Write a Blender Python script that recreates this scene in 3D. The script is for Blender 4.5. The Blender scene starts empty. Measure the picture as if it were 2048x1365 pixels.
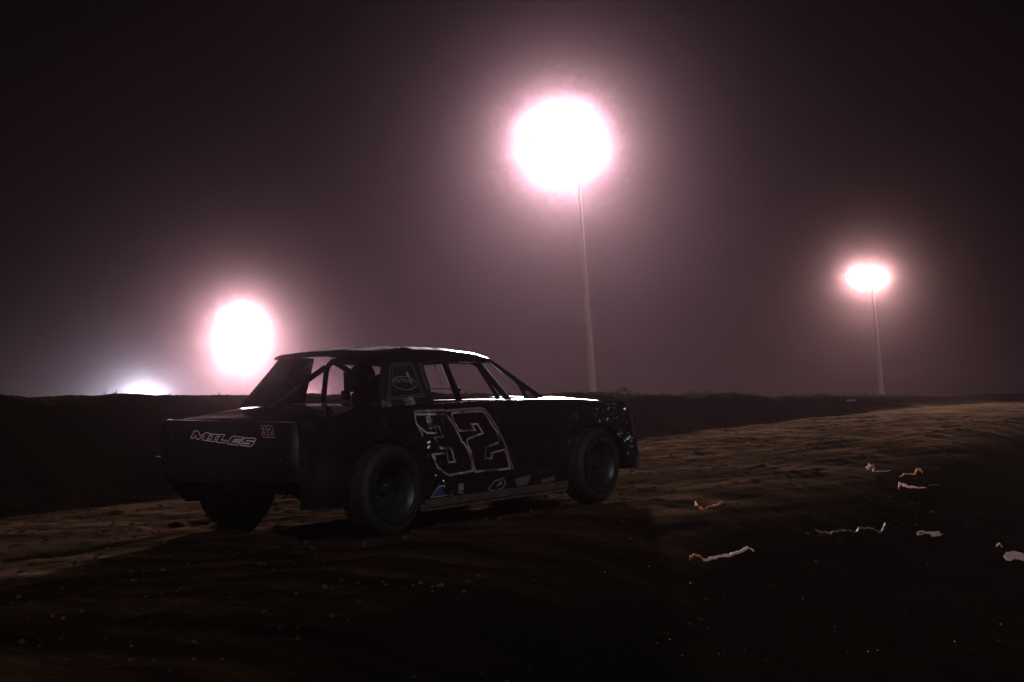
import bpy, bmesh, math, random
import numpy as np
from mathutils import Vector, Matrix
from mathutils.geometry import tessellate_polygon

rng = random.Random(32)
scene = bpy.context.scene
col = scene.collection
CAM_Z = 1.0246

# ------------------------------------------------------------------ helpers
def tag(o, label=None, cat=None, group=None, kind=None):
    if label: o['label'] = label
    if cat: o['category'] = cat
    if group: o['group'] = group
    if kind: o['kind'] = kind
    return o

def mesh_obj(name, verts, faces, mat=None, parent=None, smooth=False, auto=None):
    me = bpy.data.meshes.new(name)
    me.from_pydata([tuple(map(float, v)) for v in verts], [], [tuple(int(i) for i in f) for f in faces])
    me.update()
    o = bpy.data.objects.new(name, me)
    col.objects.link(o)
    if mat: me.materials.append(mat)
    if smooth:
        me.polygons.foreach_set('use_smooth', [True] * len(me.polygons))
    if auto is not None:
        bm = bmesh.new(); bm.from_mesh(me)
        bmesh.ops.recalc_face_normals(bm, faces=bm.faces)
        for e in bm.edges:
            if len(e.link_faces) == 2 and e.calc_face_angle(0) > auto: e.smooth = False
        for f in bm.faces: f.smooth = True
        bm.to_mesh(me); bm.free()
    if parent: o.parent = parent
    return o

def empty(name, loc=(0, 0, 0), parent=None):
    o = bpy.data.objects.new(name, None)
    o.empty_display_size = .3
    o.location = loc
    col.objects.link(o)
    if parent: o.parent = parent
    return o

class MB:
    """collects shapes into one mesh"""
    def __init__(s): s.v = []; s.f = []
    def add(s, v, f):
        n = len(s.v); s.v += [tuple(p) for p in v]; s.f += [tuple(i + n for i in q) for q in f]; return s
    def box(s, x0, x1, y0, y1, z0, z1):
        return s.add([(x0,y0,z0),(x1,y0,z0),(x1,y1,z0),(x0,y1,z0),(x0,y0,z1),(x1,y0,z1),(x1,y1,z1),(x0,y1,z1)],
                     [(3,2,1,0),(4,5,6,7),(0,1,5,4),(1,2,6,5),(2,3,7,6),(3,0,4,7)])
    def tube(s, pts, r, n=10, taper=None, caps=True):
        pts = [Vector(p) for p in pts]; rings = []; up = None
        for i, p in enumerate(pts):
            d = (pts[min(i+1, len(pts)-1)] - pts[max(i-1, 0)]).normalized()
            if up is None: up = Vector((0,0,1)) if abs(d.z) < .9 else Vector((1,0,0))
            a = d.cross(up).normalized(); b = a.cross(d).normalized(); up = b
            rr = r if taper is None else r + (taper - r) * i / (len(pts) - 1)
            rings.append([p + (a*math.cos(2*math.pi*k/n) + b*math.sin(2*math.pi*k/n)) * rr for k in range(n)])
        v = [q for R in rings for q in R]; f = []
        for i in range(len(pts)-1):
            for k in range(n):
                k2 = (k+1) % n
                f.append((i*n+k, i*n+k2, (i+1)*n+k2, (i+1)*n+k))
        if caps:
            f.append(tuple(range(n-1, -1, -1))); f.append(tuple((len(pts)-1)*n + k for k in range(n)))
        return s.add(v, f)
    def lathe(s, prof, n=48, c=(0,0,0), closed=True):
        """profile of (radius, y) swept round the y axis"""
        v = []; f = []; m = len(prof)
        for k in range(n):
            a = 2*math.pi*k/n
            for r, y in prof: v.append((c[0]+r*math.cos(a), c[1]+y, c[2]+r*math.sin(a)))
        mm = m if closed else m-1
        for k in range(n):
            k2 = (k+1) % n
            for j in range(mm):
                j2 = (j+1) % m
                f.append((k*m+j, k*m+j2, k2*m+j2, k2*m+j))
        return s.add(v, f)
    def build(s, name, mat, parent=None, auto=.6): return mesh_obj(name, s.v, s.f, mat, parent, auto=auto)

# numpy value noise -------------------------------------------------
def _h(ix, iy, seed):
    n = (ix.astype(np.int64)*374761393 + iy.astype(np.int64)*668265263 + seed*974634777) & 0x7fffffff
    n = ((n ^ (n >> 13)) * 1274126177) & 0x7fffffff
    n = n ^ (n >> 16)
    return (n & 0xffff) / 65535.0
def vn(x, y, seed=0):
    x = np.asarray(x, float); y = np.asarray(y, float)
    ix = np.floor(x); iy = np.floor(y); fx = x-ix; fy = y-iy
    fx = fx*fx*(3-2*fx); fy = fy*fy*(3-2*fy)
    a = _h(ix,iy,seed); b = _h(ix+1,iy,seed); c = _h(ix,iy+1,seed); d = _h(ix+1,iy+1,seed)
    return (a*(1-fx)+b*fx)*(1-fy) + (c*(1-fx)+d*fx)*fy - .5
def fbm(x, y, seed=0, o=3):
    s = 0; a = 1.
    for i in range(o):
        s = s + a*vn(x*2**i, y*2**i, seed+17*i); a *= .5
    return s
def sstep(a, b, x):
    t = np.clip((np.asarray(x, float)-a)/(b-a), 0, 1); return t*t*(3-2*t)

# ------------------------------------------------------------------ materials
def mat(name, base, rough=.5, metal=0., spec=.5, coat=0., bump=None, vary=None, rough_var=0., emit=None, estr=0., transl=0.):
    m = bpy.data.materials.new(name); m.use_nodes = True
    nt = m.node_tree; b = nt.nodes['Principled BSDF']
    b.inputs['Base Color'].default_value = (*base, 1)
    b.inputs['Roughness'].default_value = rough
    b.inputs['Metallic'].default_value = metal
    b.inputs['Specular IOR Level'].default_value = spec
    b.inputs['Coat Weight'].default_value = coat
    b.inputs['Coat Roughness'].default_value = .08
    tc = nt.nodes.new('ShaderNodeTexCoord')
    if vary:
        col2, sc, lo, hi = vary
        n = nt.nodes.new('ShaderNodeTexNoise'); n.inputs['Scale'].default_value = sc; n.inputs['Detail'].default_value = 6
        r = nt.nodes.new('ShaderNodeValToRGB')
        r.color_ramp.elements[0].position = lo; r.color_ramp.elements[0].color = (*base, 1)
        r.color_ramp.elements[1].position = hi; r.color_ramp.elements[1].color = (*col2, 1)
        nt.links.new(tc.outputs['Object'], n.inputs['Vector'])
        nt.links.new(n.outputs['Fac'], r.inputs['Fac']); nt.links.new(r.outputs['Color'], b.inputs['Base Color'])
    if rough_var:
        n = nt.nodes.new('ShaderNodeTexNoise'); n.inputs['Scale'].default_value = 6; n.inputs['Detail'].default_value = 8
        mr = nt.nodes.new('ShaderNodeMapRange')
        mr.inputs['From Min'].default_value = .35; mr.inputs['From Max'].default_value = .7
        mr.inputs['To Min'].default_value = rough; mr.inputs['To Max'].default_value = rough + rough_var
        nt.links.new(tc.outputs['Object'], n.inputs['Vector'])
        nt.links.new(n.outputs['Fac'], mr.inputs['Value']); nt.links.new(mr.outputs['Result'], b.inputs['Roughness'])
    if bump:
        sc, st, dist = bump
        n = nt.nodes.new('ShaderNodeTexNoise'); n.inputs['Scale'].default_value = sc; n.inputs['Detail'].default_value = 5
        bp = nt.nodes.new('ShaderNodeBump'); bp.inputs['Strength'].default_value = st; bp.inputs['Distance'].default_value = dist
        nt.links.new(tc.outputs['Object'], n.inputs['Vector'])
        nt.links.new(n.outputs['Fac'], bp.inputs['Height']); nt.links.new(bp.outputs['Normal'], b.inputs['Normal'])
    if emit:
        b.inputs['Emission Color'].default_value = (*emit, 1); b.inputs['Emission Strength'].default_value = estr
        m.cycles.emission_sampling = 'NONE'
    if transl:
        t = nt.nodes.new('ShaderNodeBsdfTranslucent'); t.inputs['Color'].default_value = (*base, 1)
        mx = nt.nodes.new('ShaderNodeMixShader'); mx.inputs[0].default_value = transl
        out = nt.nodes['Material Output']
        nt.links.new(b.outputs[0], mx.inputs[1]); nt.links.new(t.outputs[0], mx.inputs[2]); nt.links.new(mx.outputs[0], out.inputs['Surface'])
    return m

M = {}
M['paint'] = mat('black_paint', (.006,.006,.007), .16, spec=.5, coat=.3, rough_var=.22, bump=(9, .12, .004), vary=((.024,.019,.018), 2.6, .52, .78))
M['hood_paint'] = mat('dusty_black_paint', (.010,.009,.009), .20, spec=.5, rough_var=.25, bump=(5, .2, .006))
M['deck'] = mat('glossy_black_deck', (.010,.009,.009), .04, spec=.5, rough_var=.06)
M['crumple'] = mat('crumpled_black_paint', (.007,.008,.009), .09, spec=.6, coat=.4, rough_var=.1, bump=(22, 1., .022))
M['plastic'] = mat('tail_plastic', (.006,.006,.008), .34, spec=.35, rough_var=.25, bump=(14, .15, .004))
M['lexan'] = mat('window_panel_plastic', (.012,.012,.013), .35, spec=.4, rough_var=.2)
M['rubber'] = mat('tyre_rubber', (.010,.0095,.0095), .62, spec=.35, vary=((.024,.019,.016), 7, .45, .75), bump=(60, .3, .004))
M['rim'] = mat('black_steel_rim', (.012,.012,.012), .32, metal=.2, spec=.5, rough_var=.3)
M['bolt'] = mat('zinc_bolt', (.45,.44,.43), .25, metal=1.)
M['steel'] = mat('painted_steel_tube', (.012,.011,.011), .35, spec=.5, rough_var=.2)
M['inner'] = mat('dark_sheet_metal', (.012,.010,.010), .5, spec=.4, rough_var=.2)
M['decal'] = mat('pale_pink_decal', (.40,.29,.31), .45, vary=((.07,.05,.056), 6, .44, .60))
M['decal_tail'] = mat('pale_name_outline', (.78,.56,.60), .5)
M['decal_warm'] = mat('warm_number_outline', (.50,.27,.25), .5)
M['decal_dim'] = mat('faded_decal', (.20,.14,.17), .45)
M['decal_red'] = mat('dark_red_decal', (.009,.0045,.004), .3, rough_var=.2)
M['decal_maroon'] = mat('maroon_decal', (.030,.008,.011), .35)
M['decal_blue'] = mat('blue_decal', (.03,.045,.13), .4)
M['plate_logo'] = mat('dim_grey_print', (.22,.18,.20), .5)
M['plate_line'] = mat('dim_border_print', (.085,.075,.075), .5)
M['rail'] = mat('dirty_skirt_rail', (.035,.020,.017), .8, vary=((.075,.045,.04), 11, .4, .7))
M['seat'] = mat('black_vinyl', (.010,.009,.010), .5, bump=(40,.2,.003))
M['pad'] = mat('tan_seat_padding', (.34,.25,.22), .8, bump=(30,.2,.003))
M['pole'] = mat('pale_painted_pole', (.16,.125,.115), .9, spec=.1, bump=(8,.2,.01))
M['housing'] = mat('grey_lamp_housing', (.2,.2,.2), .5)
M['lens'] = mat('lit_floodlight_lens', (.8,.8,.8), .3, emit=(1,.93,.9), estr=60)
M['lens_cool'] = mat('lit_cool_floodlight_lens', (.8,.8,.8), .3, emit=(.85,.95,1), estr=60)
M['bush'] = mat('dark_scrub_leaf', (.006,.007,.004), 1., spec=0.)
M['paper'] = mat('pale_scrap_plastic', (.66,.47,.45), .8, spec=.15, vary=((.42,.30,.28), 30, .4, .7), transl=.35)
M['tan'] = mat('tan_scrap_plastic', (.50,.25,.10), .8, spec=.15, vary=((.22,.11,.05), 30, .4, .7), transl=.4)
M['greyscrap'] = mat('grey_scrap_rubber', (.26,.17,.16), .8, spec=.15, vary=((.06,.045,.04), 20, .4, .65), transl=.25)
M['pebble'] = mat('pale_stone_chip', (.42,.36,.34), .35)

def soil_material():
    m = bpy.data.materials.new('rutted_red_dirt'); m.use_nodes = True
    nt = m.node_tree; b = nt.nodes['Principled BSDF']; L = nt.links.new
    tc = nt.nodes.new('ShaderNodeTexCoord')
    mp = nt.nodes.new('ShaderNodeMapping'); mp.inputs['Rotation'].default_value = (0,0,-YAW); mp.inputs['Scale'].default_value = (.35,1.6,1)
    n1 = nt.nodes.new('ShaderNodeTexNoise'); n1.inputs['Scale'].default_value = 1.6; n1.inputs['Detail'].default_value = 9; n1.inputs['Roughness'].default_value = .62
    n2 = nt.nodes.new('ShaderNodeTexNoise'); n2.inputs['Scale'].default_value = 26; n2.inputs['Detail'].default_value = 8; n2.inputs['Roughness'].default_value = .7
    L(tc.outputs['Object'], mp.inputs['Vector']); L(mp.outputs['Vector'], n1.inputs['Vector']); L(tc.outputs['Object'], n2.inputs['Vector'])
    r = nt.nodes.new('ShaderNodeValToRGB'); cr = r.color_ramp
    cr.elements[0].position = .32; cr.elements[0].color = (.008,.006,.003,1)
    cr.elements[1].position = .68; cr.elements[1].color = (.078,.044,.026,1)
    e = cr.elements.new(.5); e.color = (.030,.0175,.010,1)
    L(n1.outputs['Fac'], r.inputs['Fac'])
    mx = nt.nodes.new('ShaderNodeMix'); mx.data_type = 'RGBA'; mx.blend_type = 'MULTIPLY'; mx.inputs[0].default_value = .7
    r2 = nt.nodes.new('ShaderNodeValToRGB'); r2.color_ramp.elements[0].position = .3; r2.color_ramp.elements[0].color = (.35,.35,.35,1); r2.color_ramp.elements[1].position = .7
    L(n2.outputs['Fac'], r2.inputs['Fac']); L(r.outputs['Color'], mx.inputs[6]); L(r2.outputs['Color'], mx.inputs[7])
    # grassy bank: a darker, greener cover; its vertex mask also paints the berm's shade
    at = nt.nodes.new('ShaderNodeAttribute'); at.attribute_name = 'bank'
    mg = nt.nodes.new('ShaderNodeMix'); mg.data_type = 'RGBA'; mg.inputs[7].default_value = (.006,.0052,.003,1)
    L(at.outputs['Fac'], mg.inputs[0]); L(mx.outputs[2], mg.inputs[6]); L(mg.outputs[2], b.inputs['Base Color'])
    b.inputs['Roughness'].default_value = .92; b.inputs['Specular IOR Level'].default_value = 0
    bp = nt.nodes.new('ShaderNodeBump'); bp.inputs['Distance'].default_value = .02
    ms = nt.nodes.new('ShaderNodeMapRange'); ms.inputs['To Min'].default_value = .8; ms.inputs['To Max'].default_value = .3; L(at.outputs['Fac'], ms.inputs['Value']); L(ms.outputs[0], bp.inputs['Strength'])
    mp3 = nt.nodes.new('ShaderNodeMapping'); mp3.inputs['Rotation'].default_value = (0,0,-YAW); mp3.inputs['Scale'].default_value = (1.6,11,1)
    n3 = nt.nodes.new('ShaderNodeTexNoise'); n3.inputs['Scale'].default_value = 2.2; n3.inputs['Detail'].default_value = 8; n3.inputs['Roughness'].default_value = .68
    ah = nt.nodes.new('ShaderNodeMath'); ah.operation = 'MULTIPLY_ADD'; ah.inputs[1].default_value = 1.6
    L(tc.outputs['Object'], mp3.inputs['Vector']); L(mp3.outputs['Vector'], n3.inputs['Vector']); L(n3.outputs['Fac'], ah.inputs[0]); L(n2.outputs['Fac'], ah.inputs[2])
    L(ah.outputs[0], bp.inputs['Height']); L(bp.outputs['Normal'], b.inputs['Normal'])
    return m

# ------------------------------------------------------------------ camera
cam = bpy.data.cameras.new('camera'); cam.lens = 50; cam.sensor_width = 36; cam.clip_end = 3000; cam.clip_start = .05
co = bpy.data.objects.new('camera', cam); col.objects.link(co)
co.location = (0, 0, CAM_Z); co.rotation_euler = (math.pi/2 + .04, 0, 0)
scene.camera = co
F = 2844.
def pix_dir(u, v):
    a = (u-1024)/F; b = (682.5-v)/F; c, s = math.cos(.04), math.sin(.04)
    return Vector((a, c-b*s, s+b*c))
def at_depth(u, v, d):
    r = pix_dir(u, v); return Vector((0,0,CAM_Z)) + r*(d/r.y)

# ------------------------------------------------------------------ the car's frame: it stands on a track that climbs and banks a little
CAR_R = Matrix(((0.6069480605563574, -0.7941346248347543, -0.03105236585898472),
                (0.7940288307287948, 0.6075950457459094, -0.018613875375348393),
                (0.03364918659253171, -0.01335881819586694, 0.9993444222179212)))
CAR_T = Vector((-1.5893315603840183, 11.148813721153811, 0.0))
YAW = 0.9181

# ------------------------------------------------------------------ terrain
EX = (math.cos(YAW), math.sin(YAW)); EY = (-math.sin(YAW), math.cos(YAW))
NX, NY, NZ = CAR_R[0][2], CAR_R[1][2], CAR_R[2][2]
BANK = .42
def edge_n(s): return np.where(s > 0, -2.15 + .135*np.minimum(s, 45) + .0011*np.minimum(s, 45)**2, np.maximum(-2.15 + .22*s, -2.9))
def berm_n(s): return 3.75 + .075*np.clip(s, -6, 40) + .25*vn(s*.35, s*0, 5)
def terrain(s, n, fine=True):
    s = np.asarray(s, float); n = np.asarray(n, float)
    dx = s*EX[0] + n*EY[0]; dy = s*EX[1] + n*EY[1]
    X = dx + CAR_T.x; Y = dy + CAR_T.y
    z = -(NX*dx + NY*dy)/NZ
    lim = 1.0
    z = np.where(z > .55, .55 + .5*(1-np.exp(-(z-.55)/.5)), z)
    z = np.where(z < -.35, -.35 - .3*(1-np.exp((z+.35)/.3)), z)
    e = edge_n(s); d = e - n
    soft = np.where(d > -.6, (np.maximum(d+.6, 0)**2)/2.4, 0); soft = np.where(d > .6, d, soft)
    drop = np.where(soft > 4.2, 4.2 + 1.2*(1-np.exp(-(soft-4.2)/1.2)), soft)
    z = z - BANK*drop
    # far land and the berm on the infield side
    D = np.hypot(X, Y); az = X/np.maximum(Y, 1.)
    top = 1.055 + .0035*np.clip(D-14, 0, 160)*sstep(-.3, .05, az) - .0002*np.clip(D, 0, 300) + .05*vn(X*.12, Y*.12, 9)
    b = sstep(0, 1, (n - berm_n(s))/np.clip(1.5 - .03*s, .95, 1.7))
    top = np.maximum(top, .9) - (1.3 + .012*np.clip(D-14, 0, 120))*sstep(2.0, 7.0, n - berm_n(s))
    z = z*(1-b) + top*b
    if fine:
        near = np.exp(-np.maximum(np.hypot(s-3, n)-16, 0)/12)
        track = (1-sstep(-.5, .9, d))*(1-b)
        lx = s + .6*vn(s*.3, n*.8, 3)
        rut = .034*vn(lx*.22, n*3.2, 11) + .036*vn(lx*.5, n*6.5, 12) + .026*vn(lx*.9, n*12., 13) + .030*fbm(s*1.1, n*1.9, 14)
        # a shallow wheel rut along the cushion of the track
        rut += -.018*np.exp(-((n-.75)/.16)**2) - .016*np.exp(-((n+.85)/.18)**2)
        clod = .016*np.maximum(vn(s*8, n*8, 15)-.05, 0) + .009*vn(s*12, n*19, 16) + .02*np.maximum(vn(s*5.5, n*5.5, 18)-.28, 0)*4
        bankn = .022*fbm(s*.7, n*.7, 20) + .006*vn(s*5, n*5, 21) + .005*np.maximum(vn(s*14, n*14, 22), 0)
        bermn = .07*fbm(s*.8, n*1.2, 30) + .03*vn(s*4, n*4, 31) + .02*vn(s*11, n*11, 32)
        z = z + near*(track*(rut+clod) + sstep(-.3, .6, d)*bankn + b*bermn)
    return z, d
def ground_z(x, y):
    dx = x - CAR_T.x; dy = y - CAR_T.y
    s = dx*EX[0] + dy*EX[1]; n = dx*EY[0] + dy*EY[1]
    return float(terrain(np.array([s]), np.array([n]))[0][0])
def graded(lo, hi, step, far, grow=1.09):
    a = list(np.arange(lo, hi, step)); st = step
    while a[-1] < far: st *= grow; a.append(a[-1]+st)
    st = step; pre = [lo]
    while pre[-1] > -far: st *= grow; pre.append(pre[-1]-st)
    return np.array(pre[:0:-1] + a)
def build_ground():
    S = graded(-6., 17., .045, 400, 1.05); N = graded(-6.2, 6.4, .035, 400, 1.06)
    s, n = np.meshgrid(S, N, indexing='ij')
    z, d = terrain(s, n)
    X = CAR_T.x + s*EX[0] + n*EY[0]; Y = CAR_T.y + s*EX[1] + n*EY[1]
    v = np.stack([X, Y, z], -1).reshape(-1, 3)
    a, b = s.shape
    idx = np.arange(a*b).reshape(a, b)
    q = np.stack([idx[:-1,:-1], idx[1:,:-1], idx[1:,1:], idx[:-1,1:]], -1).reshape(-1, 4)
    me = bpy.data.meshes.new('ground')
    me.vertices.add(len(v)); me.vertices.foreach_set('co', v.ravel().astype(np.float32))
    me.loops.add(q.size); me.loops.foreach_set('vertex_index', q.ravel().astype(np.int32))
    me.polygons.add(len(q)); me.polygons.foreach_set('loop_start', np.arange(0, q.size, 4, dtype=np.int32))
    me.update(calc_edges=True)
    me.polygons.foreach_set('use_smooth', np.ones(len(q), bool))
    at = me.attributes.new('bank', 'FLOAT', 'POINT')
    at.data.foreach_set('value', np.maximum(sstep(-.4, 1.0, d + .5*fbm(s*.8, n*1.4, 40)), .85*sstep(-.3, .5, n - berm_n(s) + .5*fbm(s*.6, n*1.1, 41))).ravel().astype(np.float32))  # second term covers the berm: its backlit shade is put into the colour
    me.materials.append(soil_material())
    o = bpy.data.objects.new('ground', me); col.objects.link(o)
    tag(o, kind='structure')
build_ground()

# ------------------------------------------------------------------ the race car
car = empty('race_car')
car.matrix_world = Matrix.Translation(CAR_T) @ CAR_R.to_4x4()
tag(car, 'black battered dirt-track race car numbered 32, its doors and fender crumpled', 'race car')

def side_y(x, z):
    """right side skin, y of the outer surface before dents (negative is the car's right)"""
    x = np.asarray(x, float); z = np.asarray(z, float)
    y = -.80 + .035*sstep(.70, .97, z) + .03*sstep(.40, .15, z)
    y = y + .035*sstep(-.55, -.82, x) + .06*sstep(3.1, 3.62, x)
    y = y - .012*sstep(.50, .56, z)*sstep(.78, .6, z)*(x > .4)*(x < 2.3)        # body crease along the doors
    return y
def dents(x, z):
    x = np.asarray(x, float); z = np.asarray(z, float)
    g = lambda cx, cz, rx, rz: np.exp(-((x-cx)/rx)**2 - ((z-cz)/rz)**2)
    rid = lambda s, sd: np.abs(vn(x*s, z*s, sd))*2
    d = 0
    # door: dented rear half behind the number
    d = d + g(.50,.60,.20,.13)*(.085*vn(x*9, z*9, 51) - .05*rid(15, 52) + .02*vn(x*40, z*40, 151) - .015)
    d = d + g(.62,.35,.32,.13)*(.07*vn(x*8, z*8, 53) + .04*vn(x*26, z*26, 54) - .03*rid(13, 55) + .016*vn(x*45, z*45, 154))
    d = d + g(.55,.82,.25,.12)*(.05*vn(x*24, z*3.5, 56) + .03*vn(x*7, z*7, 57))
    d = d + .012*fbm(x*2.6, z*3.2, 58)*sstep(.4, .7, x)*sstep(2.4, 2.0, x)
    d = d + g(1.25, .42, .45, .16)*(.045*vn(x*4, z*5, 59) + .016*vn(x*13, z*16, 159))
    # fender: crumpled all over the front
    fr = sstep(2.55, 3.0, x)
    d = d + fr*(.075*vn(x*6, z*7, 61) - .045*rid(9, 62) + .035*vn(x*19, z*19, 63) + .02*vn(x*42, z*42, 64) + .005)
    d = d + g(2.45, .70, .22, .2)*(.05*vn(x*7, z*7, 65) - .02*rid(14, 66))
    # quarter panel
    d = d + g(.02, .80, .14, .15)*(.09*vn(x*9, z*7, 67) + .02*vn(x*24, z*20, 167) - .02) + .010*fbm(x*2.2, z*3., 68)*sstep(.4, .1, x)
    d = d + g(-.7, .6, .14, .2)*(.05*vn(x*8, z*6, 69))
    return d
def skin(x, z): return side_y(x, z) + dents(x, z)

def panel(name, x0, x1, zt, zb, nx, nz, m, mirror=False, dent=True, thick=.012, parent=car):
    xs = np.linspace(x0, x1, nx); V = []; Fc = []
    sg = -1 if mirror else 1
    for layer in (0, 1):
        for x in xs:
            a, b = float(zb(x)), float(zt(x))
            zz = np.linspace(a, b, nz)
            yy = (skin(np.full(nz, x), zz) if dent else side_y(np.full(nz, x), zz)) + layer*thick
            V += [(x, sg*y, z) for y, z in zip(yy, zz)]
    n = nx*nz; I = lambda l, i, j: l*n + i*nz + j
    for i in range(nx-1):
        for j in range(nz-1):
            Fc.append((I(0,i,j), I(0,i+1,j), I(0,i+1,j+1), I(0,i,j+1)))
            Fc.append((I(1,i,j), I(1,i,j+1), I(1,i+1,j+1), I(1,i+1,j)))
    for i in range(nx-1):
        Fc.append((I(0,i,0), I(1,i,0), I(1,i+1,0), I(0,i+1,0))); Fc.append((I(0,i,nz-1), I(0,i+1,nz-1), I(1,i+1,nz-1), I(1,i,nz-1)))
    for j in range(nz-1):
        Fc.append((I(0,0,j), I(0,0,j+1), I(1,0,j+1), I(1,0,j))); Fc.append((I(0,nx-1,j), I(1,nx-1,j), I(1,nx-1,j+1), I(0,nx-1,j+1)))
    return mesh_obj(name, V, Fc, m, parent, auto=.9)

ip = lambda xs, zs: (lambda x: np.interp(x, xs, zs))
BELT = ip([-.83,-.4,0,.35,.6,1.2,2.1,2.6,3.0,3.3,3.52,3.62], [.872,.905,.945,.955,.950,.948,.935,.918,.885,.845,.765,.62])
def arch(cx, r, zc, lo, asym=1.):
    def f(x):
        rr = r*(asym if x > cx else 1.)
        t = (x-cx)/rr
        return lo(x) if abs(t) >= 1 else max(lo(x), zc + r*math.sqrt(1-t*t))
    return f
q_lo = ip([-.83,-.34,-.33,.42,.5], [.25,.235,.235,.3,.3])
quarter_zb = arch(.04, .375, .335, q_lo)
f_lo = ip([2.28,2.43,2.5,3.0,3.43,3.62], [.20,.20,.3,.3,.285,.235])
fender_zb = arch(2.82, .375, .315, f_lo, 1.62)
for mir in (False, True):
    dn = not mir
    panel('quarter_panel', -.80, .405, BELT, (lambda x: max(quarter_zb(x), .46 - .9*(x+.80))) if mir else quarter_zb, 110 if dn else 50, 44 if dn else 14, M['paint'], mir, dn)
    dr = panel('door', .412, 2.27, BELT, lambda x: .205, 190 if dn else 30, 84 if dn else 10, M['paint'], mir, dn)
    if dn: door = dr
    fd = panel('fender', 2.278, 3.60, BELT, fender_zb, 190 if dn else 40, 80 if dn else 12, M['crumple'] if dn else M['paint'], mir, dn)
    if dn:
        M['dent'] = M.get('dent') or mat('dented_black_paint', (.007,.007,.008), .10, spec=.6, coat=.4, rough_var=.12, bump=(17, .8, .018))
        dr.data.materials.append(M['dent'])
        for p in dr.data.polygons:
            c = p.center
            if ((c.x-.52)/.26)**2 + ((c.z-.58)/.42)**2 < 1 or ((c.x-1.15)/.62)**2 + ((c.z-.36)/.19)**2 < 1: p.material_index = 1
    if dn: fender = fd; fd['label'] = 'crumpled front fender'

# --- flat print on panels: ribbons and fills that follow the skin
def clean(loop): return [Vector(p) for p in loop]
def ribbon(loop, w, closed=True):
    P = clean(loop); n = len(P); L = []; Rr = []
    for i in range(n):
        a = P[i-1] if (i > 0 or closed) else None; b = P[(i+1) % n] if (i < n-1 or closed) else None
        d1 = (P[i]-a).normalized() if a is not None else (b-P[i]).normalized()
        d2 = (b-P[i]).normalized() if b is not None else d1
        nn = Vector((-d1.y-d2.y, d1.x+d2.x))
        if nn.length < .3: nn = Vector((-d1.y, d1.x))
        nn.normalize()
        k = min(1/max(nn.dot(Vector((-d1.y, d1.x))), .5), 1.8)
        L.append(P[i] + nn*w/2*k); Rr.append(P[i] - nn*w/2*k)
    V = []; Fc = []
    segs = n if closed else n-1
    for i in range(segs):
        j = (i+1) % n; m_ = max(1, int((P[j]-P[i]).length/.015))
        for k in range(m_):
            t0, t1 = k/m_, (k+1)/m_; c = len(V)
            V += [L[i].lerp(L[j],t0), L[i].lerp(L[j],t1), Rr[i].lerp(Rr[j],t1), Rr[i].lerp(Rr[j],t0)]
            Fc.append((c, c+1, c+2, c+3))
    return V, Fc
def fill(loop, cell=None):
    P = [Vector((p[0], p[1], 0)) for p in loop]
    tr = tessellate_polygon([P])
    return [Vector(p) for p in loop], [tuple(t) for t in tr]
def grid_fill(loop, cell):
    """fills a loop with a fine grid clipped to it, so that the print can follow dents"""
    bm = bmesh.new(); vs = [bm.verts.new((p[0], p[1], 0)) for p in loop]
    f = bm.faces.new(vs); bmesh.ops.triangulate(bm, faces=[f])
    lo = [min(p[i] for p in loop) for i in (0,1)]; hi = [max(p[i] for p in loop) for i in (0,1)]
    for ax in (0, 1):
        k = lo[ax] + cell
        while k < hi[ax]:
            no = Vector((1,0,0)) if ax == 0 else Vector((0,1,0))
            c = Vector((k,0,0)) if ax == 0 else Vector((0,k,0))
            bmesh.ops.bisect_plane(bm, geom=bm.verts[:]+bm.edges[:]+bm.faces[:], plane_co=c, plane_no=no)
            k += cell
    bm.verts.index_update()
    V = [Vector((v.co.x, v.co.y)) for v in bm.verts]; Fc = [tuple(v.index for v in f.verts) for f in bm.faces]
    bm.free(); return V, Fc
def print_on(name, parts, place, m, parent, thick=None):
    V = []; Fc = []
    for v, f in parts:
        c = len(V); V += [place(p.x, p.y) for p in v]; Fc += [tuple(i+c for i in q) for q in f]
    return mesh_obj(name, V, Fc, m, parent)

THREE = [(0.379, 0.863), (0.409, 0.874), (0.762, 0.862), (0.792, 0.845), (0.835, 0.779), (0.886, 0.702), (0.917, 0.658), (0.918, 0.64), (0.952, 0.619), (0.982, 0.577), (1.026, 0.5), (1.064, 0.394), (0.778, 0.378), (0.703, 0.404), (0.622, 0.454), (0.549, 0.558), (0.733, 0.558), (0.761, 0.48), (0.844, 0.481), (0.788, 0.594), (0.644, 0.598), (0.57, 0.688), (0.708, 0.685), (0.659, 0.768), (0.586, 0.773), (0.623, 0.719), (0.497, 0.727), (0.416, 0.799)]
TWO = [(0.839, 0.858), (0.863, 0.868), (1.221, 0.867), (1.265, 0.85), (1.346, 0.739), (1.392, 0.675), (1.41, 0.618), (1.385, 0.601), (1.214, 0.568), (1.238, 0.483), (1.317, 0.471), (1.302, 0.517), (1.482, 0.539), (1.563, 0.374), (1.101, 0.38), (1.053, 0.498), (1.02, 0.555), (0.991, 0.607), (0.987, 0.639), (1.009, 0.656), (1.195, 0.688), (1.143, 0.764), (1.062, 0.768), (1.104, 0.717), (0.906, 0.722), (0.859, 0.788), (0.838, 0.833)]
OUTER = [(0.456, 0.701), (0.352, 0.826), (0.344, 0.874), (0.37, 0.897), (0.749, 0.894), (0.786, 0.885), (0.817, 0.888), (1.222, 0.891), (1.274, 0.875), (1.333, 0.816), (1.391, 0.737), (1.445, 0.636), (1.527, 0.502), (1.605, 0.367)]
mn = lambda L: [(max(x, .418), z) for x, z in L]
def on_side(off):
    return lambda x, z: (x, float(skin(x, z)) - off, z)
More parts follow.
